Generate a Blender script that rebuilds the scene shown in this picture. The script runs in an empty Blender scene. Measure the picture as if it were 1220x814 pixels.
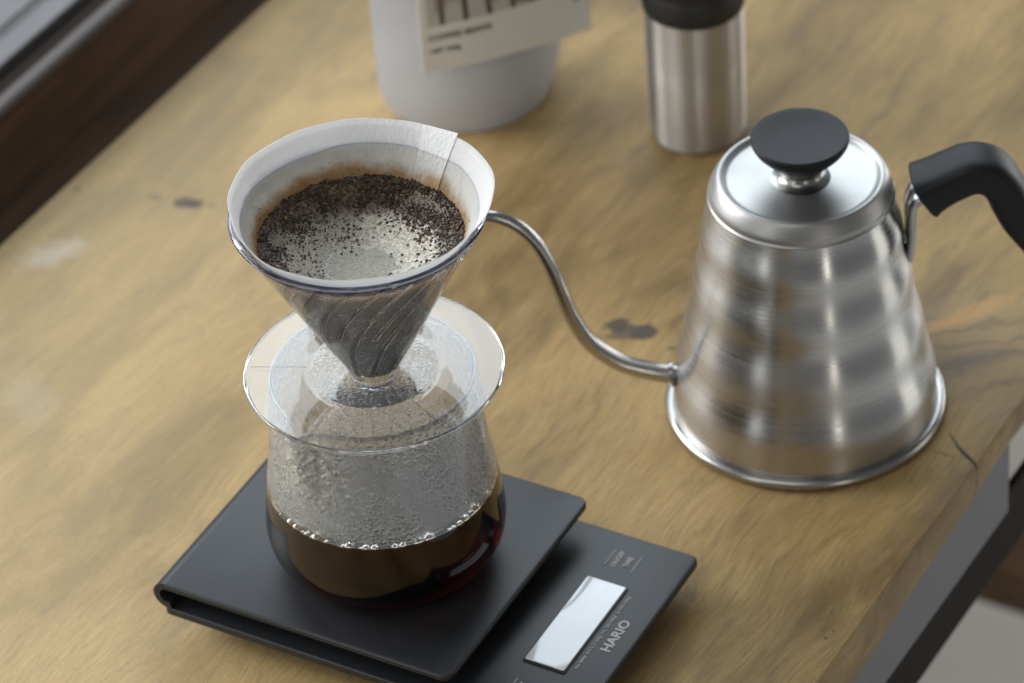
import bpy, bmesh, math, random
from mathutils import Vector, Matrix, noise
R = math.radians; PI = math.pi; TAU = 2*PI
rnd = random.Random(7)
SC = bpy.context.scene; COL = SC.collection

# ------------------------------------------------------------------ camera
PITCH, ROLL = 0.6685, 0.0755
cam = bpy.data.cameras.new('camera'); camo = bpy.data.objects.new('camera', cam); COL.objects.link(camo)
camo.matrix_world = Matrix.Translation((0, 0, 1.1577)) @ Matrix.Rotation(PI/2-PITCH, 4, 'X') @ Matrix.Rotation(-ROLL, 4, 'Z')
cam.sensor_fit = 'HORIZONTAL'; cam.sensor_width = 36.0; cam.lens = 36.0*5000/1220
cam.clip_start = 0.05; cam.clip_end = 60
cam.dof.use_dof = True; cam.dof.focus_distance = 1.625; cam.dof.aperture_fstop = 9.5
SC.camera = camo
# ------------------------------------------------------------------ light
W = bpy.data.worlds.new('World'); SC.world = W; W.use_nodes = True
bg = W.node_tree.nodes['Background']; bg.inputs[0].default_value = (0.93, 0.96, 1.0, 1); bg.inputs[1].default_value = 0.13
def area(name, loc, target, sx, sy, power, col, spread=180):
    l = bpy.data.lights.new(name, 'AREA'); l.shape = 'RECTANGLE'; l.size = sx; l.size_y = sy; l.energy = power; l.color = col
    l.spread = R(spread)
    o = bpy.data.objects.new(name, l); COL.objects.link(o); o.location = loc
    o.rotation_euler = (Vector(target)-Vector(loc)).to_track_quat('-Z', 'Y').to_euler(); return o
area('window_light', (-1.75, 2.05, 0.95), (0, 1.40, 0.05), 1.3, 0.95, 56, (0.97, 0.985, 1.0))
area('far_window_light', (-0.25, 3.9, 1.98), (0, 1.4, 0.05), 3.2, 1.9, 76, (0.82, 0.92, 1.0))
area('right_fill_light', (1.9, 1.45, 0.05), (0.15, 1.5, -0.10), 0.6, 1.6, 3.6, (1.0, 0.97, 0.9))  # added soft source, lightens the right side of the kettle
area('overhead_fill_light', (-0.95, -0.3, 2.7), (0, 1.35, 0.0), 1.8, 1.4, 13, (1.0, 0.985, 0.96))  # extra soft lamp overhead, added to brighten the front of the paper filter
area('streak_fill_light', (1.0, -0.9, 0.45), (0.1, 1.4, 0.10), 0.12, 1.6, 3.6, (1.0, 0.95, 0.85))  # added narrow lamp that gives the kettle a light vertical streak
area('near_left_fill_light', (-1.75, 0.15, 0.75), (0, 1.35, 0.10), 1.2, 1.3, 13, (0.97, 0.985, 1.0))  # added lamp, brightens the filter front and the kettle's left
area('floor_fill_light', (1.5, 2.9, -0.05), (0.35, 2.05, -0.70), 1.2, 0.9, 16, (0.97, 0.985, 1.0))  # unseen lamp added to brighten the floor below the table
vs = SC.view_settings; SC.display_settings.display_device = 'sRGB'
vs.view_transform = 'Standard'; vs.look = 'None'; vs.exposure = 0.0; vs.gamma = 1.0
SC.render.engine = 'CYCLES'
cy = SC.cycles; cy.use_denoising = True
cy.max_bounces = 18; cy.transmission_bounces = 16; cy.transparent_max_bounces = 12; cy.diffuse_bounces = 4; cy.glossy_bounces = 6
cy.sample_clamp_indirect = 6.0; cy.blur_glossy = 0.6

# ------------------------------------------------------------------ materials
class NT:
    def __init__(s, name):
        s.m = bpy.data.materials.new(name); s.m.use_nodes = True; s.t = s.m.node_tree; s.n = s.t.nodes
        s.n.clear(); s.out = s.n.new('ShaderNodeOutputMaterial')
    def new(s, typ, **kw):
        n = s.n.new('ShaderNode'+typ)
        for k, v in kw.items(): setattr(n, k, v)
        return n
    def put(s, sock, v):
        if v is None: return
        if isinstance(v, bpy.types.NodeSocket): s.t.links.new(v, sock)
        else:
            if isinstance(v, tuple) and len(v) == 3 and sock.type == 'RGBA': v = (*v, 1)
            sock.default_value = v
    def math(s, op, a, b=0.5, c=None, clamp=False):
        n = s.new('Math', operation=op); n.use_clamp = clamp; s.put(n.inputs[0], a); s.put(n.inputs[1], b)
        if c is not None: s.put(n.inputs[2], c)
        return n.outputs[0]
    def vmath(s, op, a, b):
        n = s.new('VectorMath', operation=op); s.put(n.inputs[0], a); s.put(n.inputs[1], b)
        return n.outputs['Value'] if op in ('LENGTH', 'DISTANCE', 'DOT_PRODUCT') else n.outputs[0]
    def obj(s): return s.new('TexCoord').outputs['Object']
    def mapping(s, v, loc=(0, 0, 0), rot=(0, 0, 0), sc=(1, 1, 1)):
        n = s.new('Mapping'); s.put(n.inputs[0], v); n.inputs[1].default_value = loc; n.inputs[2].default_value = rot; n.inputs[3].default_value = sc
        return n.outputs[0]
    def noise(s, v, scale, detail=3, rough=0.5, dist=0.0, col=False):
        n = s.new('TexNoise'); s.put(n.inputs['Vector'], v); s.put(n.inputs['Scale'], scale); n.inputs['Detail'].default_value = detail
        n.inputs['Roughness'].default_value = rough; n.inputs['Distortion'].default_value = dist
        return n.outputs[1 if col else 0]
    def vor(s, v, scale, feature='F1', rand=1.0):
        n = s.new('TexVoronoi', feature=feature); s.put(n.inputs['Vector'], v); s.put(n.inputs['Scale'], scale); n.inputs['Randomness'].default_value = rand
        return n
    def ramp(s, f, a, b, lo=0.0, hi=1.0, smooth=True):
        n = s.new('MapRange'); n.interpolation_type = 'SMOOTHSTEP' if smooth else 'LINEAR'
        s.put(n.inputs[0], f); s.put(n.inputs[1], a); s.put(n.inputs[2], b); s.put(n.inputs[3], lo); s.put(n.inputs[4], hi)
        return n.outputs[0]
    def mix(s, f, a, b, blend='MIX'):
        n = s.new('Mix'); n.data_type = 'RGBA'; n.blend_type = blend; s.put(n.inputs[0], f); s.put(n.inputs[6], a); s.put(n.inputs[7], b)
        return n.outputs[2]
    def bump(s, h, strength=0.3, dist=0.001, nrm=None):
        n = s.new('Bump'); s.put(n.inputs['Height'], h); s.put(n.inputs['Strength'], strength); n.inputs['Distance'].default_value = dist
        if nrm is not None: s.put(n.inputs['Normal'], nrm)
        return n.outputs[0]
    def bsdf(s, color=None, rough=None, metal=None, nrm=None, **kw):
        b = s.new('BsdfPrincipled'); I = b.inputs
        s.put(I['Base Color'], color); s.put(I['Roughness'], rough); s.put(I['Metallic'], metal)
        if nrm is not None: s.put(I['Normal'], nrm)
        for k, v in kw.items(): s.put(I[k.replace('_', ' ')], v)
        s.b = b; s.t.links.new(b.outputs[0], s.out.inputs['Surface']); return s.m

def xyz(n, v):
    q = n.new('SeparateXYZ'); n.put(q.inputs[0], v); return q.outputs

TA = 0.9854            # direction of the table's long edges
TBASE = Vector((0.0, 1.6, -0.70))
def mat_wood_table():
    n = NT('weathered_mango_wood'); o = n.mapping(n.obj(), loc=tuple(TBASE))     # back to room coordinates
    g = n.mapping(n.mapping(o, rot=(0, 0, -TA)), sc=(1.0, 3.2, 1.0))
    warp = n.noise(o, 7, 3, col=True)
    gw = n.vmath('ADD', g, n.vmath('SCALE', warp, (0, 0, 0)))
    sc = gw.node.inputs[1].links[0].from_node; sc.inputs['Scale'].default_value = 0.12
    broad = n.noise(gw, 5.5, 4, 0.55, 0.5); mid = n.noise(gw, 17, 5, 0.62, 0.6)
    fine = n.noise(n.mapping(gw, sc=(1, 4.5, 1)), 70, 4, 0.6)
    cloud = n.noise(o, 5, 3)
    c = n.mix(n.ramp(broad, 0.38, 0.62), (0.205, 0.128, 0.045), (0.435, 0.288, 0.108))
    c = n.mix(n.ramp(mid, 0.38, 0.7, 0, 0.50), c, (0.485, 0.345, 0.165))
    c = n.mix(n.ramp(mid, 0.46, 0.30, 0, 0.62), c, (0.150, 0.102, 0.046))
    c = n.mix(n.ramp(n.noise(gw, 9.5, 3, 0.5, 0.3), 0.60, 0.70, 0, 0.35), c, (0.475, 0.295, 0.105))   # orange heart streaks
    c = n.mix(n.ramp(fine, 0.35, 0.75, 0, 0.42), c, (0.21, 0.152, 0.078))
    fibre = n.noise(n.mapping(gw, sc=(1, 9, 1)), 45, 5, 0.7)
    c = n.mix(n.ramp(fibre, 0.47, 0.66, 0, 0.50), c, (0.155, 0.105, 0.050)); c = n.mix(n.ramp(fibre, 0.44, 0.28, 0, 0.30), c, (0.52, 0.41, 0.225))
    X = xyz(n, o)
    # window light painted into the wood: paler and hazier towards the left
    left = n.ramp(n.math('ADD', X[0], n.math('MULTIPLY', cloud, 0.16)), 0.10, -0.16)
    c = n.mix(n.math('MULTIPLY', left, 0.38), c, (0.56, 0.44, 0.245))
    pores = n.noise(n.mapping(gw, sc=(1, 6, 1)), 230, 2, 0.5)
    c = n.mix(n.ramp(pores, 0.58, 0.68, 0, 0.50), c, (0.16, 0.11, 0.065))
    edgenoise = n.noise(o, 170, 3, 0.6)
    def blob(cx, cy, rx, ry, rot=0.0, amt=0.9, soft=0.6, ns=0.9, tex=edgenoise):
        p = n.mapping(n.mapping(o, loc=(-cx, -cy, 0)), rot=(0, 0, -rot), sc=(1/rx, 1/ry, 0))
        p2 = n.mapping(n.mapping(o, loc=(-cx, -cy, 0)), rot=(0, 0, -rot))
        p = n.mapping(p2, sc=(1/rx, 1/ry, 0))
        d = n.math('ADD', n.vmath('LENGTH', p, (0, 0, 0)), n.math('MULTIPLY', n.math('SUBTRACT', tex, 0.5), ns*2))
        return n.ramp(d, 1.0+soft/2, 1.0-soft/2, 0, amt)
    dark = (0.075, 0.063, 0.05)
    for b in ((0.0478, 1.4712, .0062, .0050, 0.2, .92), (0.0590, 1.4648, .0066, .0042, 0.5, .92), (0.0535, 1.4655, .0125, .0048, 0.1, .75),
              (0.0700, 1.4520, .0022, .0016, 0, .7), (0.0410, 1.4690, .0012, .0010, 0, .6),
              (-0.1475, 1.5890, .0060, .0038, -0.3, .85), (-0.1425, 1.5872, .0045, .0032, 0, .8), (-0.1620, 1.5950, .0040, .0016, -0.3, .45), (-0.1350, 1.5850, .0025, .0018, 0, .4),
              (-0.1990, 1.6060, .0016, .0022, 0, .35), (0.2030, 1.2450, .0010, .0012, 0, .6), (0.118, 1.2570, .0009, .0009, 0, .6), (0.1215, 1.2610, .0007, .0007, 0, .6)):
        c = n.mix(blob(*b), c, dark)
    c = n.mix(blob(-0.2085, 1.557, .015, .007, 0.5, .38, 1.4), c, (0.62, 0.59, 0.52))      # pale plaster smear
    c = n.mix(blob(-0.215, 1.45, .010, .018, 0.3, .12, 1.2), c, (0.60, 0.58, 0.54))
    # the knot and its wavy figure right of the kettle
    wv = n.new('TexWave'); wv.bands_direction = 'Y'; n.put(wv.inputs[0], n.mapping(o, rot=(0, 0, -0.25))); wv.inputs['Scale'].default_value = 22; wv.inputs['Distortion'].default_value = 11
    wv.inputs['Detail'].default_value = 3; wv.inputs['Detail Scale'].default_value = 1.1
    soft = n.noise(o, 25, 2)
    kmask = blob(0.200, 1.436, .040, .042, 0.4, 1.0, 1.0, 0.8, soft)
    lines = n.ramp(wv.outputs[1], 0.30, 0.0)
    c = n.mix(n.math('MULTIPLY', kmask, 0.55), c, (0.285, 0.215, 0.12))
    c = n.mix(n.math('MULTIPLY', kmask, n.math('MULTIPLY', lines, 0.38)), c, (0.105, 0.085, 0.06))
    c = n.mix(blob(0.205, 1.462, .026, .0045, 0.45, .55, 1.2, .8, soft), c, (0.52, 0.30, 0.10))
    c = n.mix(blob(0.1985, 1.428, .018, .0050, 0.15, .55, 1.2, 1.2, soft), c, (0.14, 0.115, 0.085))
    # split near the edge
    crack = n.mix(blob(0.1893, 1.3650, .0085, .0010, -1.12, 1.0, .5, .5), (0, 0, 0), (1, 1, 1))
    crack2 = n.mix(blob(0.1858, 1.3745, .0060, .00045, 1.9, .8, .5, .8), (0, 0, 0), (1, 1, 1))
    crack3 = n.mix(blob(0.1800, 1.3665, .0050, .00035, -.55, .6, .5, .8), (0, 0, 0), (1, 1, 1))
    ck = n.math('MAXIMUM', n.math('MAXIMUM', crack, crack2), crack3)
    c = n.mix(ck, c, (0.02, 0.015, 0.01))
    h = n.math('ADD', n.math('MULTIPLY', mid, 0.6), n.math('MULTIPLY', fine, 0.35))
    h = n.math('SUBTRACT', h, n.math('MULTIPLY', ck, 1.5))
    nb = n.bump(h, 0.45, 0.0012)
    return n.bsdf(c, n.ramp(mid, 0.3, 0.7, 0.52, 0.66), 0, nb, Specular_IOR_Level=0.27)
M = {}
def simple(name, col, rough, metal=0, bumpscale=None, bs=0.1, var=0.0, **kw):
    n = NT(name); o = n.obj(); c = col; nr = None
    if var:
        f = n.noise(o, bumpscale or 60, 4); c = n.mix(n.ramp(f, .3, .7), tuple(x*(1-var) for x in col), tuple(min(1, x*(1+var)) for x in col))
    if bumpscale: nr = n.bump(n.noise(o, bumpscale, 3), bs, 0.0005)
    m = n.bsdf(c, rough, metal, nr, **kw); return m
def mat_steel(name, rough, aniso, base=(0.60, 0.585, 0.56), streak=True):
    n = NT(name); o = n.obj(); X = xyz(n, o)
    # brushing runs round the axis: noise stretched along the circumference
    line = n.noise(n.mapping(o, sc=(2, 2, 900)), 1.0, 3, 0.6)
    sm = n.noise(n.mapping(o, sc=(25, 25, 40)), 1.0, 3)
    r = n.math('ADD', n.ramp(line, .3, .7, rough-.04, rough+.05), n.ramp(sm, .35, .7, -0.02, 0.05))
    t = n.new('Tangent'); t.direction_type = 'RADIAL'; t.axis = 'Z'
    nb = n.bump(line, 0.015, 0.0001)
    m = n.bsdf(n.mix(n.ramp(sm, .3, .75, 0, .35), base, tuple(x*.86 for x in base)), r, 1.0, nb, Anisotropic=aniso, Anisotropic_Rotation=0.25)
    n.put(n.b.inputs['Tangent'], t.outputs[0]); return m
def mat_glass(name, col=(1, 1, 1), ior=1.5, rough=0.0, bumps=None):
    n = NT(name); nr = None; rr = rough
    tw = 1.0
    if bumps:
        q = bumps(n); nr, rr = q[0], q[1]
        if len(q) > 2: tw = q[2]
    return n.bsdf(col, rr, 0, nr, IOR=ior, Transmission_Weight=tw)
def fog(n):           # condensation inside the server: packed round drops above the coffee
    o = n.obj(); X = xyz(n, o)
    z = n.math('ADD', X[2], n.math('MULTIPLY', n.noise(o, 60, 2), 0.003))
    up = n.ramp(z, 0.0425, 0.0455)
    a = n.vor(o, 400); b = n.vor(o, 640)
    big = n.ramp(n.math('ADD', n.vmath('DISTANCE', o, (-0.027, -0.036, 0.070)), n.math('MULTIPLY', n.noise(o, 60, 2), .02)), 0.036, 0.024)
    ha = n.ramp(a.outputs['Distance'], 0.62, 0.0); hb = n.ramp(b.outputs['Distance'], 0.62, 0.0)
    h = n.mix(big, hb, ha)
    h = n.math('MULTIPLY', h, n.math('MULTIPLY', up, n.math('MAXIMUM', big, n.ramp(n.noise(o, 38, 3), .36, .62, .22, .85))))
    nr = n.bump(h, 0.9, 0.0009)
    rr = n.math('MULTIPLY', up, n.ramp(n.noise(o, 90, 3), 0.3, 0.7, 0.16, 0.34))
    return nr, rr, n.math('SUBTRACT', 1.0, n.math('MULTIPLY', up, 0.34))
def fogcone(n):
    o = n.obj(); X = xyz(n, o)
    up = n.ramp(X[2], 0.079, 0.060, .25, 1.0)
    a = n.vor(o, 800); h = n.math('MULTIPLY', n.ramp(a.outputs['Distance'], 0.6, 0.0), up)
    return n.bump(h, 0.5, 0.0005), n.math('MULTIPLY', up, 0.18), n.math('SUBTRACT', 1.0, n.math('MULTIPLY', up, 0.16))
def fogplate(n):
    o = n.obj(); a = n.vor(o, 700); X = xyz(n, o); rad = n.vmath('LENGTH', n.mapping(o, sc=(1, 1, 0)), (0, 0, 0))
    wedge = n.math('MULTIPLY', n.ramp(n.math('ADD', X[1], n.math('MULTIPLY', n.math('ABSOLUTE', X[0]), .9)), -0.004, -0.012), n.ramp(rad, .043, .040))
    up = n.math('MAXIMUM', n.ramp(rad, 0.0262, 0.0255), wedge)
    return n.bump(n.math('MULTIPLY', n.ramp(a.outputs['Distance'], 0.6, 0.0), up), 0.35, 0.0004), n.math('MULTIPLY', up, 0.16), n.math('SUBTRACT', 1.0, n.math('MULTIPLY', up, 0.12))
def mat_coffee():
    n = NT('black_coffee'); X = xyz(n, n.obj())
    rad = n.math('SQRT', n.math('ADD', n.math('MULTIPLY', X[0], X[0]), n.math('MULTIPLY', X[1], X[1])))
    top = n.math('MULTIPLY', n.math('GREATER_THAN', X[2], 0.0395-.00003), n.math('LESS_THAN', rad, 0.0447))   # open surface: liquid/air; elsewhere liquid/glass
    m = n.bsdf((1, 1, 1), 0.0, 0, None, IOR=n.math('ADD', 1.34/1.5, n.math('MULTIPLY', top, 1.34-1.34/1.5)), Transmission_Weight=1.0)
    v = n.new('VolumeAbsorption'); v.inputs[0].default_value = (0.88, 0.38, 0.04, 1); v.inputs[1].default_value = 590
    n.t.links.new(v.outputs[0], n.out.inputs['Volume']); return m
def mat_paper(dry=(0.86, 0.86, 0.85), tr=0.52):
    n = NT('filter_paper'); o = n.obj(); X = xyz(n, o)
    wob = n.noise(o, 55, 3); wob2 = n.noise(o, 260, 4, .65)
    z = n.math('ADD', X[2], n.math('ADD', n.math('MULTIPLY', n.math('SUBTRACT', wob, .5), 0.010), n.math('MULTIPLY', n.math('SUBTRACT', wob2, .5), 0.006)))
    # heights are above the dripper plate underside (local z 0 = plate)
    zb = n.math('ADD', X[2], n.math('MULTIPLY', n.math('SUBTRACT', n.noise(o, 28, 1), .5), 0.004))
    c = n.mix(n.ramp(zb, 0.0782, 0.0776, 0, 0.60), dry, (0.66, 0.645, 0.59))         # damp band
    c = n.mix(n.ramp(n.math('ABSOLUTE', n.math('SUBTRACT', zb, 0.0782)), 0.0007, 0, 0, 0.55), c, (0.42, 0.42, 0.42))
    c = n.mix(n.ramp(z, 0.0735, 0.0675, 0, 0.95), c, (0.48, 0.315, 0.14))         # tan tide line
    c = n.mix(n.ramp(z, 0.0662, 0.0640, 0, 0.97), c, (0.43, 0.385, 0.33))        # soaked with grounds behind
    crepe = n.noise(n.mapping(o, sc=(1, 1, .45)), 620, 3, .6)
    nb = n.bump(n.math('ADD', crepe, n.math('MULTIPLY', n.noise(o, 70, 2), 1.2)), 0.75, 0.0007)
    b = n.new('BsdfPrincipled'); n.put(b.inputs['Base Color'], c); b.inputs['Roughness'].default_value = 0.75; n.put(b.inputs['Normal'], nb); b.inputs['Specular IOR Level'].default_value = 0.25
    t = n.new('BsdfTranslucent'); n.put(t.inputs[0], c)
    mx = n.new('MixShader'); mx.inputs[0].default_value = tr; n.t.links.new(b.outputs[0], mx.inputs[1]); n.t.links.new(t.outputs[0], mx.inputs[2])
    n.t.links.new(mx.outputs[0], n.out.inputs['Surface']); return n.m
def mat_slurry():
    n = NT('coffee_slurry_foam'); o = n.obj(); X = xyz(n, o)
    d = n.vmath('DISTANCE', n.mapping(o, sc=(1, 1, 0)), (-0.001, -0.0085, 0))
    wob = n.noise(o, 120, 4, .6); fine = n.noise(o, 700, 4, .65); bub = n.vor(o, 1500)
    dd = n.math('ADD', d, n.math('MULTIPLY', n.math('SUBTRACT', wob, .5), 0.014))
    foam = n.mix(n.ramp(fine, .35, .65), (0.36, 0.31, 0.225), (0.76, 0.725, 0.64))
    brown = n.mix(n.ramp(fine, .38, .66), (0.035, 0.023, 0.014), (0.20, 0.155, 0.10))
    pool = n.mix(n.ramp(fine, .3, .75), (0.26, 0.24, 0.18), (0.42, 0.395, 0.32))
    # foam is white on the right, dull grey-brown on the left
    side = n.ramp(n.math('ADD', n.math('SUBTRACT', X[0], n.math('MULTIPLY', X[1], .1)), n.math('MULTIPLY', n.math('SUBTRACT', wob, .5), 0.02)), -0.012, 0.012)
    foam2 = n.mix(side, n.mix(.62, foam, (0.16, 0.115, 0.07)), foam)
    c = n.mix(n.ramp(dd, 0.0275, 0.0360), foam2, brown)
    c = n.mix(n.ramp(dd, 0.0175, 0.0120), c, pool)
    c = n.mix(n.math('MULTIPLY', n.ramp(n.math('ABSOLUTE', n.math('SUBTRACT', dd, 0.0143)), 0.0009, 0.0), .30), c, (0.8, 0.8, 0.76))
    h = n.math('ADD', fine, n.math('MULTIPLY', bub.outputs['Distance'], .5))
    nb = n.bump(h, 0.5, 0.0006)
    return n.bsdf(c, n.ramp(dd, 0.013, 0.024, 0.10, 0.30), 0, nb)
def mat_grounds():
    n = NT('coffee_grounds'); o = n.obj(); f = n.noise(o, 420, 2)
    return n.bsdf(n.mix(n.ramp(f, .35, .68), (0.014, 0.008, 0.005), (0.100, 0.048, 0.024)), 0.38, 0)
def mat_label():
    n = NT('printed_label'); o = n.obj(); X = xyz(n, o)      # x along the label, z up: a drawing of grey bars above the lettering
    base = (0.70, 0.69, 0.62)
    strip = n.new('TexWave'); strip.bands_direction = 'X'; n.put(strip.inputs[0], o); strip.inputs['Scale'].default_value = 28; strip.inputs['Distortion'].default_value = 2.2
    pic = n.mix(n.ramp(strip.outputs[1], .05, .2), (0.07, 0.06, 0.05), (0.47, 0.46, 0.41))
    pic = n.mix(n.ramp(n.noise(o, 60, 3), .52, .6, 0, .6), pic, (0.16, 0.12, 0.08))
    inx = n.math('MULTIPLY', n.math('GREATER_THAN', X[0], 0.0035), n.math('LESS_THAN', X[0], 0.060))
    inz = n.math('GREATER_THAN', X[2], 0.0255)
    c = n.mix(n.math('MULTIPLY', inx, inz), base, pic)
    return n.bsdf(c, 0.7, 0)
def mat_screen():
    n = NT('display_glass'); o = n.obj(); f = n.noise(n.mapping(o, sc=(1, .4, 1)), 60, 3)
    return n.bsdf(n.mix(n.ramp(f, .4, .7), (0.66, 0.69, 0.72), (0.76, 0.78, 0.80)), 0.10, 0, None, Coat_Weight=1.0, Coat_Roughness=0.03)
def mat_dark_wood():
    n = NT('dark_stained_wood'); o = n.obj(); g = n.mapping(o, rot=(0, 0, -TA), sc=(1, 1, 1)); g = n.mapping(g, sc=(2, 20, 20))
    f = n.noise(g, 5, 4)
    return n.bsdf(n.mix(n.ramp(f, .3, .7), (0.050, 0.028, 0.014), (0.110, 0.056, 0.025)), .65, 0, n.bump(f, .2, .001), Specular_IOR_Level=.2)
def mat_floor():
    n = NT('pale_concrete'); o = n.obj(); f = n.noise(o, 9, 5)
    return n.bsdf(n.mix(n.ramp(f, .3, .7), (0.74, 0.73, 0.70), (0.80, 0.79, 0.76)), .7, 0, n.bump(f, .2, .002))
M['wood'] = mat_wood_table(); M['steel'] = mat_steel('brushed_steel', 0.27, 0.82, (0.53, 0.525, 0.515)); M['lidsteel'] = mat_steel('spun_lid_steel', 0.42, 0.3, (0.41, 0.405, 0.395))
M['polish'] = simple('polished_steel', (0.42, 0.415, 0.40), 0.27, 1, 90, .05); M['tumsteel'] = mat_steel('tumbler_steel', 0.42, 0.88, (0.58, 0.57, 0.55))
M['spoutsteel'] = simple('satin_spout_steel', (0.50, 0.49, 0.47), 0.22, 1, 300, .05)
M['black'] = simple('black_phenolic', (0.010, 0.011, 0.013), 0.48, 0, 500, .05, 0, Specular_IOR_Level=.25); M['matteblack'] = simple('matte_black_plastic', (0.012, 0.012, 0.013), 0.5, 0, 300, .08)
M['scale'] = simple('satin_black_shell', (0.018, 0.020, 0.023), 0.40, 0, 1500, .08, .1, Specular_IOR_Level=0.40); M['rubber'] = simple('rubber', (0.01, 0.01, 0.01), .7)
M['print'] = simple('silver_print', (0.50, 0.51, 0.51), .6); M['ink'] = simple('dark_ink', (0.05, 0.045, 0.04), .6)
M['screen'] = mat_screen(); M['glass'] = mat_glass('clear_glass', (0.99, 1.0, 0.99), 1.5); M['fogglass'] = mat_glass('misted_glass', (0.97, 0.975, 0.97), 1.5, 0, fog)
M['plastic'] = mat_glass('clear_resin', (0.975, 0.98, 0.99), 1.49, 0.015); M['misty'] = mat_glass('misted_resin', (0.97, 0.98, 0.99), 1.49, 0, fogcone)
M['mistplate'] = mat_glass('misted_plate', (0.975, 0.98, 0.99), 1.49, 0, fogplate)
M['blue'] = mat_glass('rim_tinted_resin', (0.66, 0.68, 0.93), 1.49, 0.03)
M['air'] = mat_glass('air_bubble', (1, .93, .72), 0.74); M['water'] = mat_glass('water', (1, 1, 1), 1.33); M['coffee'] = mat_coffee(); M['paper'] = mat_paper(); M['seam'] = mat_paper((0.91, 0.91, 0.91), 0.34); M['slurry'] = mat_slurry(); M['grounds'] = mat_grounds()
M['bag'] = simple('white_film_pouch', (0.50, 0.51, 0.54), .45, 0, 30, .25); M['label'] = mat_label()
M['darkwood'] = mat_dark_wood(); M['floor'] = mat_floor(); M['greymetal'] = simple('grey_painted_steel', (0.115, 0.12, 0.125), .5, 0, 40, .1)
M['sill'] = simple('pale_grey_sill', (0.17, 0.168, 0.175), .8, 0, 20, .1, .08); M['track'] = simple('dark_track', (0.020, 0.015, 0.012), .85, 0, None, 0, 0, Specular_IOR_Level=.15)

# ------------------------------------------------------------------ builders
def link(o, parent=None):
    COL.objects.link(o)
    if parent is not None: o.parent = parent
    return o
def thing(name, label, cat, loc=(0, 0, 0), rz=0.0, group=None):
    o = bpy.data.objects.new(name, None); COL.objects.link(o); o.empty_display_size = .02
    o.location = loc; o.rotation_euler = (0, 0, rz); o['label'] = label; o['category'] = cat
    if group: o['group'] = group
    return o
def tag(o, label, cat): o['label'] = label; o['category'] = cat; return o
def mesh_obj(name, verts, faces, mats, parent=None, smooth=True, fmat=None, angle=None):
    me = bpy.data.meshes.new(name); me.from_pydata([tuple(v) for v in verts], [], faces)
    for m in (mats if isinstance(mats, (list, tuple)) else [mats]): me.materials.append(m)
    if fmat: me.polygons.foreach_set('material_index', fmat)
    bm = bmesh.new(); bm.from_mesh(me); bmesh.ops.recalc_face_normals(bm, faces=bm.faces); bm.to_mesh(me); bm.free()
    me.polygons.foreach_set('use_smooth', [smooth]*len(me.polygons))
    if angle is not None: me.set_sharp_from_angle(angle=R(angle))
    return link(bpy.data.objects.new(name, me), parent)
def bm_obj(name, bm, mat, parent=None, smooth=False, angle=None):
    me = bpy.data.meshes.new(name); bm.to_mesh(me); bm.free(); me.materials.append(mat)
    me.polygons.foreach_set('use_smooth', [smooth]*len(me.polygons))
    if angle is not None: me.set_sharp_from_angle(angle=R(angle))
    return link(bpy.data.objects.new(name, me), parent)
def spline(pts, k=6):     # Catmull-Rom through a list of tuples
    out = []; n = len(pts)
    for i in range(n-1):
        p0, p1, p2, p3 = (Vector(pts[max(i-1, 0)]), Vector(pts[i]), Vector(pts[i+1]), Vector(pts[min(i+2, n-1)]))
        for j in range(k):
            t = j/k; out.append(.5*((2*p1)+(p2-p0)*t+(2*p0-5*p1+4*p2-p3)*t*t+(3*p1-p0-3*p2+p3)*t**3))
    out.append(Vector(pts[-1])); return out
def lathe(name, prof, mat, parent=None, seg=128, fn=None, loop=False, angle=None, cx=0, cy=0, mats=None, fm=None, smooth=True):
    # prof: (r, z) pairs; ends on the axis close the shape; loop joins last to first (a shell section)
    V, F, FM, rows = [], [], [], []
    for (r, z) in prof:
        if r < 1e-6: rows.append([len(V)]); V.append((cx, cy, z)); continue
        row = []
        for i in range(seg):
            a = TAU*i/seg; rr, zz = fn(a, r, z) if fn else (r, z)
            row.append(len(V)); V.append((cx+rr*math.cos(a), cy+rr*math.sin(a), zz))
        rows.append(row)
    pairs = list(zip(rows[:-1], rows[1:])) + ([(rows[-1], rows[0])] if loop else [])
    for k, (A, B) in enumerate(pairs):
        for i in range(seg):
            j = (i+1) % seg
            if len(A) == 1 and len(B) == 1: continue
            if len(A) == 1: F.append((A[0], B[i], B[j]))
            elif len(B) == 1: F.append((A[i], A[j], B[0]))
            else: F.append((A[i], A[j], B[j], B[i]))
            FM.append(fm(k) if fm else 0)
    return mesh_obj(name, V, F, mats or mat, parent, smooth, FM if fm else None, angle)
def box_bm(x0, x1, y0, y1, z0, z1, bev=0.0, seg=2):
    bm = bmesh.new(); bmesh.ops.create_cube(bm, size=1)
    for v in bm.verts: v.co = Vector(((x0+x1)/2+v.co.x*(x1-x0), (y0+y1)/2+v.co.y*(y1-y0), (z0+z1)/2+v.co.z*(z1-z0)))
    if bev: bmesh.ops.bevel(bm, geom=bm.edges[:], offset=bev, segments=seg, affect='EDGES', profile=.5)
    return bm
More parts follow.
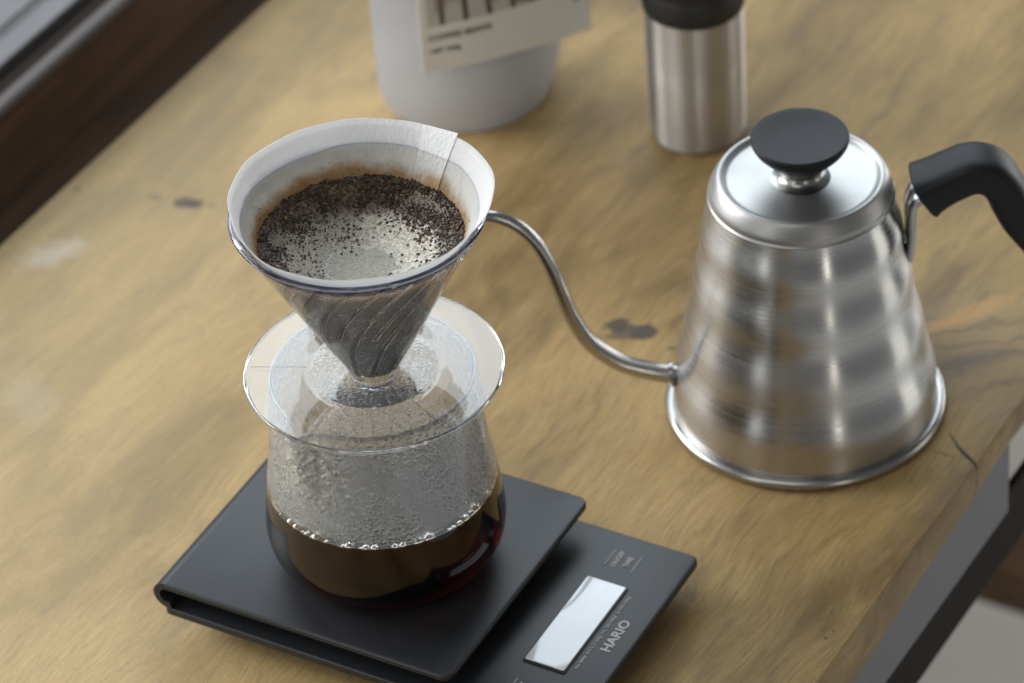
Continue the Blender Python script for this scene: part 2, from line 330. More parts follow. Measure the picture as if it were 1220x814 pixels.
def plate_bm(x0, x1, y0, y1, z0, z1, rad, bev, cs=8, round_left=True):
    pts = []
    for (cx, cy, a0, on) in ((x1-rad, y0+rad, -90, 1), (x1-rad, y1-rad, 0, 1), (x0+rad, y1-rad, 90, round_left), (x0+rad, y0+rad, 180, round_left)):
        if on: pts += [(cx+rad*math.cos(R(a0+90*i/cs)), cy+rad*math.sin(R(a0+90*i/cs))) for i in range(cs+1)]
        else: pts.append((x0, y1 if cy > (y0+y1)/2 else y0))
    bm = bmesh.new(); vs_ = [bm.verts.new((x, y, z0)) for x, y in pts]; f = bm.faces.new(vs_)
    ex = bmesh.ops.extrude_face_region(bm, geom=[f]); bmesh.ops.translate(bm, verts=[v for v in ex['geom'] if isinstance(v, bmesh.types.BMVert)], vec=(0, 0, z1-z0))
    bmesh.ops.recalc_face_normals(bm, faces=bm.faces)
    es = [e for e in bm.edges if abs(e.verts[0].co.z-e.verts[1].co.z) < 1e-7 and (round_left or max(abs(v.co.x-x0) for v in e.verts) > 1e-6)]
    bmesh.ops.bevel(bm, geom=es, offset=bev, segments=3, affect='EDGES', profile=.5)
    return bm
def sweep(name, path, radii, mat, parent=None, seg=20, side=Vector((0, 1, 0)), power=2.0, caps=True, aspect=1.0):
    # section half sizes (in-plane, sideways) per point
    V, F = [], []; n = len(path)
    for i, p in enumerate(path):
        t = (path[min(i+1, n-1)]-path[max(i-1, 0)]).normalized(); nrm = side.cross(t).normalized(); sd = t.cross(nrm).normalized()
        r = radii[i] if isinstance(radii, list) else radii
        ra, rb = r if isinstance(r, tuple) else (r, r)
        for k in range(seg):
            a = TAU*k/seg; c, s = math.cos(a), math.sin(a); e = 2/power
            V.append(p+nrm*ra*math.copysign(abs(c)**e, c)+sd*rb*math.copysign(abs(s)**e, s))
    for i in range(n-1):
        for k in range(seg):
            j = (k+1) % seg; F.append((i*seg+k, i*seg+j, (i+1)*seg+j, (i+1)*seg+k))
    if caps: F.append(tuple(range(seg))); F.append(tuple((n-1)*seg+k for k in range(seg)))
    return mesh_obj(name, V, F, mat, parent, True, angle=50)
def text_mesh(body, size, extrude, offset=0.0, xs=1.0, align='CENTER', spacing=1.0):
    c = bpy.data.curves.new('lettering', 'FONT'); c.body = body; c.size = size; c.extrude = extrude; c.offset = offset; c.align_x = align; c.align_y = 'CENTER'; c.space_character = spacing
    c.resolution_u = 3
    o = bpy.data.objects.new('lettering', c); COL.objects.link(o)
    me = bpy.data.meshes.new_from_object(o.evaluated_get(bpy.context.evaluated_depsgraph_get())); bpy.data.objects.remove(o); bpy.data.curves.remove(c)
    for v in me.vertices: v.co.x *= xs
    return me
def text_obj(name, body, size, mat, parent, loc, rz=0.0, extrude=0.00008, **kw):
    me = text_mesh(body, size, extrude, **kw); me.materials.clear(); me.materials.append(mat); me.name = name
    me.transform(Matrix.Translation(loc) @ Matrix.Rotation(rz, 4, 'Z'))
    return link(bpy.data.objects.new(name, me), parent)
def joined(name, items, mat, parent, smooth=True):   # items: list of (verts, faces); one mesh
    V, F = [], []
    for v, f in items:
        b = len(V); V += v; F += [tuple(b+i for i in q) for q in f]
    o = mesh_obj(name, V, F, mat, parent, smooth); return o

# ------------------------------------------------------------------ setting: floor, window frame, table
d1 = Vector((math.cos(TA), math.sin(TA), 0)); n1 = Vector((-d1.y, d1.x, 0)); TL = 1.0597
TB = 1.0019; d2 = Vector((math.cos(TB), math.sin(TB), 0)); n2 = Vector((-d2.y, d2.x, 0)); TR = 0.5701
fl = mesh_obj('floor', [(-4, -2, -.7), (5, -2, -.7), (5, 6, -.7), (-4, 6, -.7)], [(0, 1, 2, 3)], M['floor'], None, False); fl['kind'] = 'structure'

table = thing('wooden_table', 'thick light brown solid wood tabletop with knots, everything else stands on it', 'table', TBASE)
def build_table():
    NL, NW, rows = 150, 30, []
    V, F = [], []
    def rim_wobble(s): return .0012*noise.noise(Vector((s*22, 3, 0)))+.0005*noise.noise(Vector((s*90, 5, 0)))
    for i in range(NL+1):
        s = .55+1.95*i/NL
        Lp = n1*TL+d1*(s+.22); Rp = n2*(TR+rim_wobble(s))+d2*(s+.62*0+.25)
        # left edge at parameter s runs beside the right edge
        h = .0335-.0155*max(0, min(1, (s+.25-1.115)/.165)) if s+.25 < 1.45 else .018
        h += .0012*noise.noise(Vector((s*14, 9, 0)))
        ring = []
        for k in range(NW+1):
            t = k/NW; p = Lp.lerp(Rp, t); q = Vector((p.x, p.y, 0))
            q.z += .0003*noise.noise(q*9) if 0 < k < NW else -.0002
            ring.append(q)
        ring[-1].z -= .0008
        inward = n2*.0012
        extra = [Rp-n2*.0009+Vector((0, 0, -.0022)), Rp-n2*.0014+Vector((0, 0, -.006))-n2*.0006*noise.noise(Vector((s*40, 2, 0))),
                 Rp-n2*.0012+Vector((0, 0, -h*.55))+n2*.0008*noise.noise(Vector((s*30, 7, 0))), Rp-n2*.0004+Vector((0, 0, -h+.003)), Rp+inward+Vector((0, 0, -h)),
                 Lp-n1*.002+Vector((0, 0, -.033)), Lp+Vector((0, 0, -.031)), Lp+Vector((0, 0, -.0015))]
        rows.append([len(V)+j for j in range(len(ring)+len(extra))]); V += [v-TBASE for v in ring+extra]
    m = len(rows[0])
    for i in range(NL):
        for j in range(m):
            k = (j+1) % m; F.append((rows[i][j], rows[i][k], rows[i+1][k], rows[i+1][j]))
    F.append(tuple(rows[0])); F.append(tuple(rows[-1]))
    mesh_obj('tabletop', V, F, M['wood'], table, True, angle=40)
build_table()
def bar(name, mat, parent, base, dvec, nvec, s0, s1, t0, t1, z0, z1, off, bev=.002):
    bm = box_bm(s0, s1, t0, t1, z0, z1, bev)
    mt = Matrix(((dvec.x, nvec.x, 0, 0), (dvec.y, nvec.y, 0, 0), (0, 0, 1, 0), (0, 0, 0, 1)))
    bmesh.ops.transform(bm, matrix=Matrix.Translation(nvec*off-base) @ mt, verts=bm.verts)
    return bm_obj(name, bm, mat, parent, False)
bar('side_rail', M['greymetal'], table, TBASE, d2, n2, .75, 1.292, .003, .012, -.062, -.0185, TR, .001)
bar('gap_shade_bar', M['track'], table, TBASE, d2, n2, .75, 2.4, .012, .016, -.108, -.070, TR, .001)  # dark bar put in for the shaded gap below the rail
for s in (.95, 2.3): bar('table_leg', M['greymetal'], table, TBASE, d2, n2, s, s+.06, .08, .14, -.698, -.036, TR, .003)
stool = thing('stool', 'blurred brown wooden rail of a low seat under the table edge at right', 'stool', (.33, 2.06, -.70))
SB = Vector((.33, 2.06, -.70))
bar('seat_rail', M['darkwood'] if False else simple('brown_oak', (.16, .095, .045), .5, 0, 40, .1, .2), stool, SB, d2, n2, 1.755, 1.800, -.02, .34, -.58, -.55, TR, .002)
for t in (-.015, .305): bar('leg', M['track'], stool, SB, d2, n2, 1.762, 1.792, t, t+.03, -.699, -.581, TR, .002)

WB = n1*(TL+.03)+d1*1.5; WB.z = -.70
wf = thing('window_frame', 'dark brown wooden window frame with pale outer sill beyond the table edge', 'window frame', WB)
bar('bottom_rail', M['darkwood'], wf, WB, d1, n1, .2, 2.6, .030, .0385, -.70, .0295, TL, .001)
bar('bead', simple('worn_bead', (.055, .040, .032), .5, 0, 40, .1), wf, WB, d1, n1, .2, 2.6, .0298, .0385, .0297, .0365, TL, .0022)
bar('outer_sill', M['sill'], wf, WB, d1, n1, .2, 2.6, .056, .30, .0255, .0325, TL, .001)
bar('track', M['track'], wf, WB, d1, n1, .2, 2.6, .0389, .0556, -.70, .0285, TL, .0003)
bar('drip_groove', M['track'], wf, WB, d1, n1, .2, 2.6, .0722, .0736, .0337, .0345, TL, .0003)

# ------------------------------------------------------------------ digital scale
SA = -0.544; SO = Vector((-0.15424, 1.28994, 0))
scale = thing('digital_scale', 'flat black digital scale with raised platform and white display', 'scale', SO, SA)
def build_scale():
    # base plate (with display window cut), platform with rolled hook, chassis, feet
    bm = plate_bm(.0035, .19, 0.0005, .1195, .0122, .0160, .0035, .0007)
    bm_obj('base_plate', bm, M['scale'], scale, True, 30)
    bm_obj('chassis', plate_bm(.016, .180, .012, .108, .0030, .0120, .006, .0015), M['matteblack'], scale, True, 30)
    for (x, y) in ((.028, .024), (.028, .096), (.168, .024), (.168, .096)):
        lathe('foot', [(0, 0), (.0055, 0), (.006, .0005), (.006, .0028), (0, .0028)], M['rubber'], scale, 24, cx=x, cy=y, angle=40)
    bm_obj('load_post', plate_bm(.022, .125, .018, .102, .0162, .0248, .006, .001), M['matteblack'], scale, True, 30)
    # platform: section in x-z extruded along y, right corners rounded
    L, Wd, top, th, rr = .1396, .12, .029, .0030, .0064
    sec = []; zc = top-rr
    bm = plate_bm(rr, L, 0, Wd, top-th, top, .0048, .0009, round_left=False)
    pl = bm_obj('platform', bm, M['scale'], scale, True, 30)
    V, F = [], []; N = 16; arcs = []
    for i in range(N+1):
        a = R(90+i*(195/N)); ca, sa = math.cos(a), math.sin(a)
        arcs.append(((rr+rr*ca, zc+rr*sa), (rr+(rr-th)*ca, zc+(rr-th)*sa)))
    y0, y1 = .0006, Wd-.0006
    for (o_, i_) in arcs:
        b = len(V); V += [(o_[0], y0, o_[1]), (i_[0], y0, i_[1]), (i_[0], y1, i_[1]), (o_[0], y1, o_[1])]
        if b:
            for k in range(4): F.append((b-4+k, b-4+(k+1) % 4, b+(k+1) % 4, b+k))
    F.append((0, 1, 2, 3)); e = len(V)-4; F.append((e, e+1, e+2, e+3))
    mesh_obj('hook_edge', V, F, M['scale'], pl, True, angle=40)
    # display
    z = .0160
    bm_obj('display_bezel', plate_bm(.1533, .1727, .0336, .0899, z+.0001, z+.0005, .001, .0002), M['matteblack'], scale, True, 30)
    bm_obj('display', plate_bm(.1541, .1719, .0345, .0890, z+.0007, z+.0012, .0008, .0002), M['screen'], scale, True, 30)
    zt = z+.0002
    text_obj('lettering', 'HARIO', .0058, M['print'], scale, (.1810, .0622, zt), PI/2, offset=.00016, xs=1.12)
    text_obj('lettering', 'Max 2000g  d=0.1g (2-200g)  0.5g (200-500g)  1g (500-2000g)', .0018, M['print'], scale, (.1752, .0620, zt), PI/2, xs=1.05)
    for (v, a, b) in ((.1040, 'ON/OFF', 'TARE'), (.0185, 'START', 'STOP')):
        text_obj('lettering', a, .0032, M['print'], scale, (.1603, v, zt), PI/2, offset=.00006, xs=.85)
        text_obj('lettering', b, .0032, M['print'], scale, (.1650, v, zt), PI/2, offset=.00006, xs=.85)
        for u in (.1567, .1688): bm_obj('printed_line', box_bm(u-.00016, u+.00016, v-.0052, v+.0052, z+.0001, z+.0003), M['print'], scale)
build_scale()

# ------------------------------------------------------------------ glass server
AX = Vector((-0.0562, 1.2982, 0))
SZ = .0291
server = thing('glass_server', 'clear glass coffee server misted inside and half full of coffee on the scale', 'coffee server', (AX.x, AX.y, SZ))
outer = spline([(.0305, .0004), (.0350, .0012), (.0428, .0055), (.0475, .0120), (.0490, .0205), (.0482, .0300), (.0468, .0410), (.0449, .0540), (.0431, .0670), (.0416, .0780), (.0406, .0860), (.0404, .0895), (.0410, .0918)], 5)
def spout_fn(a, r, z):
    d = (a-R(226)+PI) % TAU-PI; w = math.exp(-(d/.13)**2)*max(0, min(1, (z-.054)/.030)); w2 = math.exp(-(d/.16)**2)
    return r+.0088*w, z-.0015*w
ip = [(p.x-.0019, max(p.y, .0022)) for p in outer]; ip[0] = (.028, .0022); ip[1] = (.0305, .0026)
prof = [(0, .0014), (.018, .0011), (.026, .0003)]+[(p.x, p.y) for p in outer]+[(outer[-1].x-.0009, outer[-1].y+.0008)]
nout = len(prof)
LIQ = .0395
def rin(z):
    for a, b in zip(ip[:-1], ip[1:]):
        if a[1] <= z <= b[1]: return a[0]+(b[0]-a[0])*(z-a[1])/(b[1]-a[1]+1e-9)
    return ip[-1][0]
# inner wall down to the coffee line; below it the coffee's own surface is the glass/coffee boundary
prof += [(p[0], p[1]) for p in reversed(ip) if p[1] > LIQ+.0012]+[(rin(LIQ+.0009), LIQ+.0009)]
lathe('glass_body', prof, None, server, 192, fn=spout_fn, mats=[M['glass'], M['fogglass']], fm=lambda k: 1 if k >= nout else 0)
coffee = thing('coffee', 'dark reddish brown brewed coffee filling lower half of the glass server', 'coffee', (AX.x, AX.y, SZ))
lp = [(0, .0030), (.018, .0026)]+[(p[0], p[1]) for p in ip if p[1] < LIQ-.001]
print('RIN', rin(LIQ))
lp += [(rin(LIQ), LIQ), (rin(LIQ+.0009), LIQ+.0009), (rin(LIQ)-.0005, LIQ+.00035), (rin(LIQ)-.0013, LIQ+.0001), (rin(LIQ)-.0025, LIQ), (0, LIQ)]
lathe('liquid', lp, M['coffee'], coffee, 192)
def uvsphere(seg, rings, squash=1.0, half=False):
    V = [(0, 0, 1.0*squash)]; F = []
    R_ = rings
    for i in range(1, R_+1 if half else R_):
        a = PI*i/(2*R_ if half else R_)
        for k in range(seg): V.append((math.sin(a)*math.cos(TAU*k/seg), math.sin(a)*math.sin(TAU*k/seg), math.cos(a)*squash))
    n = (len(V)-1)//seg
    for k in range(seg): F.append((0, 1+k, 1+(k+1) % seg))
    for i in range(n-1):
        for k in range(seg): F.append((1+i*seg+k, 1+(i+1)*seg+k, 1+(i+1)*seg+(k+1) % seg, 1+i*seg+(k+1) % seg))
    if half: F.append(tuple(1+(n-1)*seg+k for k in range(seg)))
    else:
        V.append((0, 0, -squash)); e = len(V)-1
        for k in range(seg): F.append((e, 1+(n-1)*seg+(k+1) % seg, 1+(n-1)*seg+k))
    return V, F
BV, BF = uvsphere(16, 8)
bub_me = bpy.data.meshes.new('bubble'); nb_ = 0
bub_me.from_pydata(BV, [], BF); bub_me.materials.append(M['air'])
bub_me.polygons.foreach_set('use_smooth', [True]*len(bub_me.polygons))
a = R(150)
while a < R(410):
    front = max(0, math.cos(a-R(275)))
    r = rnd.uniform(.0004, .0009)+rnd.random()**1.6*.0026*(front**.6)
    rad = rin(LIQ)-r*.97
    o = bpy.data.objects.new('bubble', bub_me); link(o, coffee); o.scale = (r, r, r); o.location = (rad*math.cos(a), rad*math.sin(a), LIQ-r*.40)
    a += (r*1.9+rnd.choice((0, 0, 0, .0004, .0035)))/rad
# beads of condensation large enough to pick out, on the inner wall (one joined part: uncountable)
HV, HF = uvsphere(7, 2, .55, True)
items = []
def bead_at(ang, z, rad, size, nx=.32, stretch=1.0):
    nrm = Vector((-math.cos(ang), -math.sin(ang), -nx)).normalized(); t1 = Vector((-math.sin(ang), math.cos(ang), 0)); t2 = nrm.cross(t1)
    c = Vector((rad*math.cos(ang), rad*math.sin(ang), z))
    return [c+t1*(x*size)+t2*(y*size*stretch)+nrm*(q*size) for x, y, q in HV], HF
for i in range(800):
    ang = rnd.uniform(R(165), R(375)); z = rnd.uniform(LIQ+.005, .0885)
    left = math.exp(-((ang-R(235))/.35)**2)*math.exp(-((z-.070)/.014)**2)
    size = rnd.uniform(.00035, .00080)*(1+.8*left)
    if z < LIQ+.018 and rnd.random() < .6: continue
    items.append(bead_at(ang, z, rin(z)+.00003, size, .15, rnd.uniform(1, 1.4)))
for ang, z, s in ((R(262), .0515, .0019), (R(268), .0535, .0012), (R(281), .0525, .0016), (R(284), .0535, .0013), (R(288), .0558, .0011), (R(252), .056, .0010), (R(300), .050, .0009)):
    items.append(bead_at(ang, z, rin(z)+.00003, s, .15, .55))
o = joined('condensation', items, M['water'], server); o['kind'] = 'stuff'

# ------------------------------------------------------------------ dripper
PZ = .1222     # underside of the plate
dz = lambda z: z-PZ
drip = thing('coffee_dripper', 'clear plastic cone dripper with spiral ribs and round plate on the glass server', 'coffee dripper', (AX.x+.0010, AX.y, PZ))
RP0 = .0470
def Rp(z): return RP0-(.0800-z)*.52          # paper radius at local height
cone_out = [(Rp(z)+.0027, z) for z in [.0030+i*(.0745/16) for i in range(17)]]
cone_in = [(Rp(z)+.0010, z) for z in [.0030+i*(.0745/16) for i in range(17)]]
# nozzle + cone as one shell
prof = [(.0068, -.004), (.0085, -.004), (.0095, .0012)]+cone_out[0:]
no = len(prof)
prof += list(reversed(cone_in))+[(.0072, .0)]
lathe('cone', prof, None, drip, 160, loop=True, mats=[M['plastic'], M['misty']], fm=lambda k: 1 if no <= k < no+15 else 0)
plate = [(.0102, .0006), (.0102, .0026), (.0248, .0026), (.0254, .0029), (.0262, .0029), (.0268, .0026), (.0506, .0026), (.0513, .0024), (.0518, .0019), (.0518, .0013), (.0513, .0002), (.0509, -.0004), (.0505, -.0004), (.0502, .0006),
         (.0498, .0006), (.0420, .0006), (.0330, .0006), (.0280, .0006), (.0262, .0004), (.0246, .0006)]
lathe('plate', plate, None, drip, 192, loop=True, angle=60, mats=[M['plastic'], M['mistplate']], fm=lambda k: 1 if k >= len(plate)-6 else 0)
lathe('rim', [(Rp(.0776)+.0010, .0776), (Rp(.0776)+.0027, .0776), (Rp(.0786)+.0035, .0785), (Rp(.08)+.0032, .0795), (Rp(.08)+.0026, .0801), (Rp(.08)+.0016, .0801), (Rp(.08)+.0010, .0796)], M['blue'], drip, 160, loop=True)
for az in (R(173), R(-57)):
    bm = box_bm(.0272, .0495, -.00012, .00012, .0026, .00264); bmesh.ops.rotate(bm, verts=bm.verts, cent=(0, 0, 0), matrix=Matrix.Rotation(az, 3, 'Z'))
    bm_obj('mould_line', bm, M['plastic'], drip)
for k in range(24):     # spiral ribs, every other one only in the upper half that stand in from the wall of the cone
    V, F = [], []; N = 26
    for i in range(N+1):
        t = i/N; t = t if k % 2 == 0 else .42+.58*t; z = .006+t*.0712; a = TAU*k/24+1.0*t**1.25; rI = Rp(z)+.0002; rO = Rp(z)+.0013; hw = .00100/(Rp(z)+.0015)
        for (r, da) in ((rO, -hw*1.4), (rI, -hw*.5), (rI, hw*.5), (rO, hw*1.4)): V.append((r*math.cos(a+da), r*math.sin(a+da), z))
        if i:
            b = 4*i
            for q in range(4): F.append((b-4+q, b-4+(q+1) % 4, b+(q+1) % 4, b+q))
    F.append((0, 1, 2, 3)); b = 4*N; F.append((b, b+1, b+2, b+3))
    mesh_obj('rib', V, F, M['plastic'], drip, True, angle=50)
# embossed lettering round the cone, right of front
def emboss(body, az0, z0, size, gap):
    az = az0
    for ch in body:
        me = text_mesh(ch, size, .0009, .0001, 1.3)
        for v in me.vertices:
            x, y, e = v.co; z = z0+y*.88; r = Rp(z)+.0027+e; aa = az+x/r; v.co = (r*math.cos(aa), r*math.sin(aa), z)
        me.materials.clear(); me.materials.append(M['plastic']); me.name = 'lettering'
        link(bpy.data.objects.new('lettering', me), drip); az += gap
emboss('HARIO', R(-46), .0715, .0072, .148)
# beads on the plate and inside the cone
items = []
PV, PF = uvsphere(7, 2, .6, True)
for i in range(900):
    ang = rnd.uniform(R(170), R(370)); r = math.sqrt(rnd.uniform(.0125**2, .040**2)); 
    if r > .024 and r < .028: continue
    if r > .028 and abs((ang-R(272))) > .55: continue
    s = rnd.uniform(.00018, .00050); c = Vector((r*math.cos(ang), r*math.sin(ang), .0002))
    items.append(([c+Vector((x*s, y*s, -q*s)) for x, y, q in PV], PF))
for i in range(1500):
    z = rnd.uniform(.008, .058); ang = rnd.uniform(R(170), R(390)); s = rnd.uniform(.00030, .00075)
    t = (z-.006)/.0685; ph = ((ang-1.0*t**1.25)/(TAU/24)) % 1
    if ph < .22 or ph > .78: continue
    nrm = Vector((-math.cos(ang), -math.sin(ang), .52)).normalized(); t1 = Vector((-math.sin(ang), math.cos(ang), 0)); t2 = nrm.cross(t1); c = Vector(((Rp(z)+.00103)*math.cos(ang), (Rp(z)+.00103)*math.sin(ang), z))
    items.append(([c+t1*(x*s)+t2*(y*s)+nrm*(q*s) for x, y, q in HV], HF))
o = joined('droplets', items, M['water'], drip); o['kind'] = 'stuff'

# ------------------------------------------------------------------ paper filter and the bed of grounds
filt = thing('paper_filter', 'white cone paper filter stained tan inside, standing in the clear dripper', 'paper filter', (AX.x+.0010, AX.y, PZ))
def pfn(a, r, z):
    f = max(0, (z-.074)/.012)
    top = f*f*(.0006*math.sin(3*a+.6)+.0004*math.sin(5*a+1.1)+.0002*math.sin(13*a))
    zz = z+f*f*(.0007*math.cos(a-R(75))+.0003*math.sin(4*a+.4))
    c = .0012*f*math.cos(a)
    w = .00008*math.sin(9*a+z*200)*min(1, max(0, (z-.06)/.02))
    return r+top+c+w+(.0010*f*f), zz
zs = [.0048+i*(.0862-.0048)/34 for i in range(35)]
prof = [(0, .0030)]+[(Rp(z), z) for z in zs]+[(Rp(z)-.00022, z) for z in reversed(zs)]+[(0, .0033)]
lathe('cone_sheet', prof, M['paper'], filt, 200, fn=pfn)
# the pressed seam: a double strip on the inside, its corner sticking up over the edge
def strip(name, a0, a1, z0, z1, rise, inset, mat, par):
    V, F = [], []; nu, nv = 8, 16
    for s_ in (0, 1):
        for j in range(nv+1):
            z = z0+(z1-z0)*j/nv
            for i in range(nu+1):
                u = i/nu; a = a0+(a1-a0)*u+.10*(j/nv-1)*-1*0; zz = z+rise*u*(j/nv)
                r, z2 = pfn(a, Rp(zz)-.00022-inset-s_*.0002, zz); V.append((r*math.cos(a), r*math.sin(a), z2))
    B = (nu+1)*(nv+1)
    def id_(s_, i, j): return s_*B+j*(nu+1)+i
    for s_ in (0, 1):
        for j in range(nv):
            for i in range(nu): F.append((id_(s_, i, j), id_(s_, i+1, j), id_(s_, i+1, j+1), id_(s_, i, j+1)))
    per = [(i, 0) for i in range(nu)]+[(nu, j) for j in range(nv)]+[(nu-i, nv) for i in range(nu)]+[(0, nv-j) for j in range(nv)]
    for k in range(len(per)):
        p, q = per[k], per[(k+1) % len(per)]; F.append((id_(0, *p), id_(0, *q), id_(1, *q), id_(1, *p)))
    return mesh_obj(name, V, F, mat, par, True, angle=50)
strip('seam', R(58), R(40), .062, .0864, .0012, .0002, M['seam'], filt)

bed = thing('coffee_bed', 'wet crater of coffee grounds and pale foam inside the paper filter', 'coffee grounds', (AX.x+.0010, AX.y, PZ))
def bz(x, y):
    r = math.hypot(x, y)/.0385; b = .0577+.0090*min(1.15, r)**2.2
    return b+.0004*noise.noise(Vector((x*180, y*180, 0)))*min(1, r*1.5)+.0003*noise.noise(Vector((x*500, y*500, 3)))*min(1, r*1.4)
V, F = [(0, 0, bz(0, 0))], []; NR, NA = 34, 120
for i in range(1, NR+1):
    for k in range(NA):
        a = TAU*k/NA; r = .0395*i/NR; x, y = r*math.cos(a), r*math.sin(a); V.append((x, y, bz(x, y)))
for k in range(NA): F.append((0, 1+k, 1+(k+1) % NA))
for i in range(NR-1):
    for k in range(NA): F.append((1+i*NA+k, 1+(i+1)*NA+k, 1+(i+1)*NA+(k+1) % NA, 1+i*NA+(k+1) % NA))
mesh_obj('slurry', V, F, M['slurry'], bed)
shapes = []
for s in range(6):
    bm = bmesh.new(); bmesh.ops.create_icosphere(bm, subdivisions=1, radius=1)
    for v in bm.verts: v.co *= rnd.uniform(.6, 1.15)
    shapes.append(([v.co.copy() for v in bm.verts], [tuple(x.index for x in f.verts) for f in bm.faces])); bm.free()
items = []; cnt = 0
while cnt < 6200:
    r = .0400*math.sqrt(rnd.random()); a = rnd.random()*TAU; x, y = r*math.cos(a), r*math.sin(a)
    d = math.hypot(x+.001, y+.0085)
    dens = max(0, min(1, (d-.0225)/.0135))**1.5
    dens = max(dens, (.05 if x > 0 else .16) if d > .0125 else .004)
    if x > .006: dens *= .72
    nz = noise.noise(Vector((x*110, y*110, 8))); dens *= max(0.04, min(1.6, 1+2.8*nz))
    if r > .0362: dens = max(dens, .9)
    if rnd.random() > dens: continue
    cnt += 1
    s = (.00020+.00050*rnd.random()**1.8)*(1.3 if x > .006 else 1)
    vs0, fs0 = shapes[rnd.randrange(6)]
    mt = Matrix.Rotation(rnd.random()*TAU, 3, 'Z') @ Matrix.Rotation(rnd.random()*TAU, 3, 'X') @ Matrix.Diagonal((s, s*rnd.uniform(.6, 1), s*rnd.uniform(.5, .9)))
    c = Vector((x, y, bz(x, y)+s*rnd.uniform(-.1, .5)))
    items.append(([c+mt @ v for v in vs0], fs0))
for i in range(420):        # specks stuck to the wet paper above the tide line
    a = rnd.random()*TAU; z = .0660+abs(rnd.gauss(0, .0022)); s = rnd.uniform(.00012, .00030); r = Rp(z)-.0004
    vs0, fs0 = shapes[rnd.randrange(6)]; c = Vector((r*math.cos(a), r*math.sin(a), z))
    items.append(([c+v*s for v in vs0], fs0))
o = joined('grounds', items, M['grounds'], bed, False); o['kind'] = 'stuff'

# ------------------------------------------------------------------ kettle
KX, KY = .1250, 1.4077
ket = thing('gooseneck_kettle', 'brushed steel kettle with thin curved spout, ribbed body and black knob', 'kettle', (KX, KY, 0))
def kbody():
    pts = [(.0560, .0052)]; N = 70
    key = [(.0052, .0572), (.012, .0572), (.022, .0556), (.035, .0530), (.050, .0497), (.065, .0470), (.080, .0445), (.095, .0425), (.105, .0400), (.1125, .0378)]
    def rr(z):
        for (z0, r0), (z1, r1) in zip(key[:-1], key[1:]):
            if z <= z1: return r0+(r1-r0)*(z-z0)/(z1-z0)
        return key[-1][1]
    out = []
    for i in range(N+1):
        z = .0052+i*(.1125-.0052)/N
        b = sum(rr(min(.1125, max(.0052, z+dd))) for dd in (-.005, -.0025, 0, .0025, .005))/5
        amp = .00054*min(1, max(0, (z-.006)/.012))*min(1, max(0, (.108-z)/.012))
        b += amp*math.cos(TAU*(z-.0215)/.0262)
        out.append((b, z))
    return out
prof = kbody()
lathe('body', [(0, .001), (.055, .001)]+prof+[(.036, .1135), (.033, .1130), (0, .1128)], M['steel'], ket, 160, angle=50)
lathe('base_rim', [(.0555, .0004), (.0598, .0004), (.0606, .0014), (.0608, .0032), (.0600, .0046), (.0588, .0052), (.0565, .0052), (.0555, .0040)], M['polish'], ket, 160, loop=True)
lid = lathe('lid', spline([(.0388, .1130), (.0396, .1134), (.0398, .1150), (.0390, .1180), (.0372, .1212), (.0355, .1229)], 4)[:-1] and
            [(p.x, p.y) for p in spline([(.0370, .1132), (.0388, .1127), (.0393, .1133), (.0386, .1143), (.0385, .1165), (.0372, .1196), (.0356, .1222), (.0345, .1230), (.0333, .1228), (.0317, .1217), (.0295, .1212), (.0200, .1211), (.0100, .1212)], 5)]+[(0, .1212)], M['lidsteel'], ket, 160)
lathe('knob_stem', [(0, .1212), (.0125, .1213), (.0095, .1224), (.0082, .1240), (.0080, .1252), (.0070, .1256), (.0070, .1262), (.0085, .1268), (.0085, .1290), (0, .1290)], M['polish'], lid, 64, angle=40)
lathe('knob', [(p.x, p.y) for p in spline([(.0080, .1280), (.0098, .1283), (.0125, .1303), (.0160, .1340), (.0188, .1372), (.0202, .1398), (.0206, .1412), (.0202, .1421), (.0190, .1424), (.0100, .1416), (.0040, .1414)], 5)]+[(0, .1414)], M['black'], lid, 96)
sp = [(-.0500, .0205), (-.0565, .0211), (-.0683, .0246), (-.0807, .0310), (-.0922, .0430), (-.0992, .0580), (-.1030, .0719), (-.1069, .0857), (-.1122, .0982), (-.1196, .1075), (-.1280, .1125), (-.1345, .1138)]
path = [Vector((p.x, 0, p.y)) for p in spline(sp, 6)]
n_ = len(path); rad = [.0045-.0021*(i/(n_-1))**.9 for i in range(n_)]
spo = sweep('spout', path, rad, M['spoutsteel'], ket, 24, caps=True)
def ring_on(name, c, axis, r0, r1, w, mat, par):
    q = axis.to_track_quat('Z', 'Y').to_matrix(); V, F = [], []; S_ = 40
    sec = [(r0, -w), (r1, -w*.7), (r1+.0002, 0), (r1, w*.7), (r0, w)]
    for i in range(S_):
        for (r, z) in sec: V.append(c+q @ Vector((r*math.cos(TAU*i/S_), r*math.sin(TAU*i/S_), z)))
    m = len(sec)
    for i in range(S_):
        for k in range(m): F.append((i*m+k, i*m+(k+1) % m, ((i+1) % S_)*m+(k+1) % m, ((i+1) % S_)*m+k))
    return mesh_obj(name, V, F, mat, par, True, angle=50)
ring_on('spout_collar', Vector((-.0572, 0, .0212)), Vector((1, 0, .12)), .0036, .0056, .0012, M['polish'], spo)
ring_on('spout_lip', path[-1], (path[-1]-path[-3]).normalized(), .0018, .0027, .0007, M['polish'], spo)
hp = [(.0505, .1095), (.0560, .1128), (.0630, .1163), (.0710, .1192), (.0785, .1176), (.0836, .1120), (.0872, .1040), (.0920, .0950), (.1000, .0830), (.1060, .0700), (.1085, .0580), (.1080, .0500)]
hpath = [Vector((p.x, 0, p.y)) for p in spline(hp, 5)]; nh = len(hpath)
hr = []
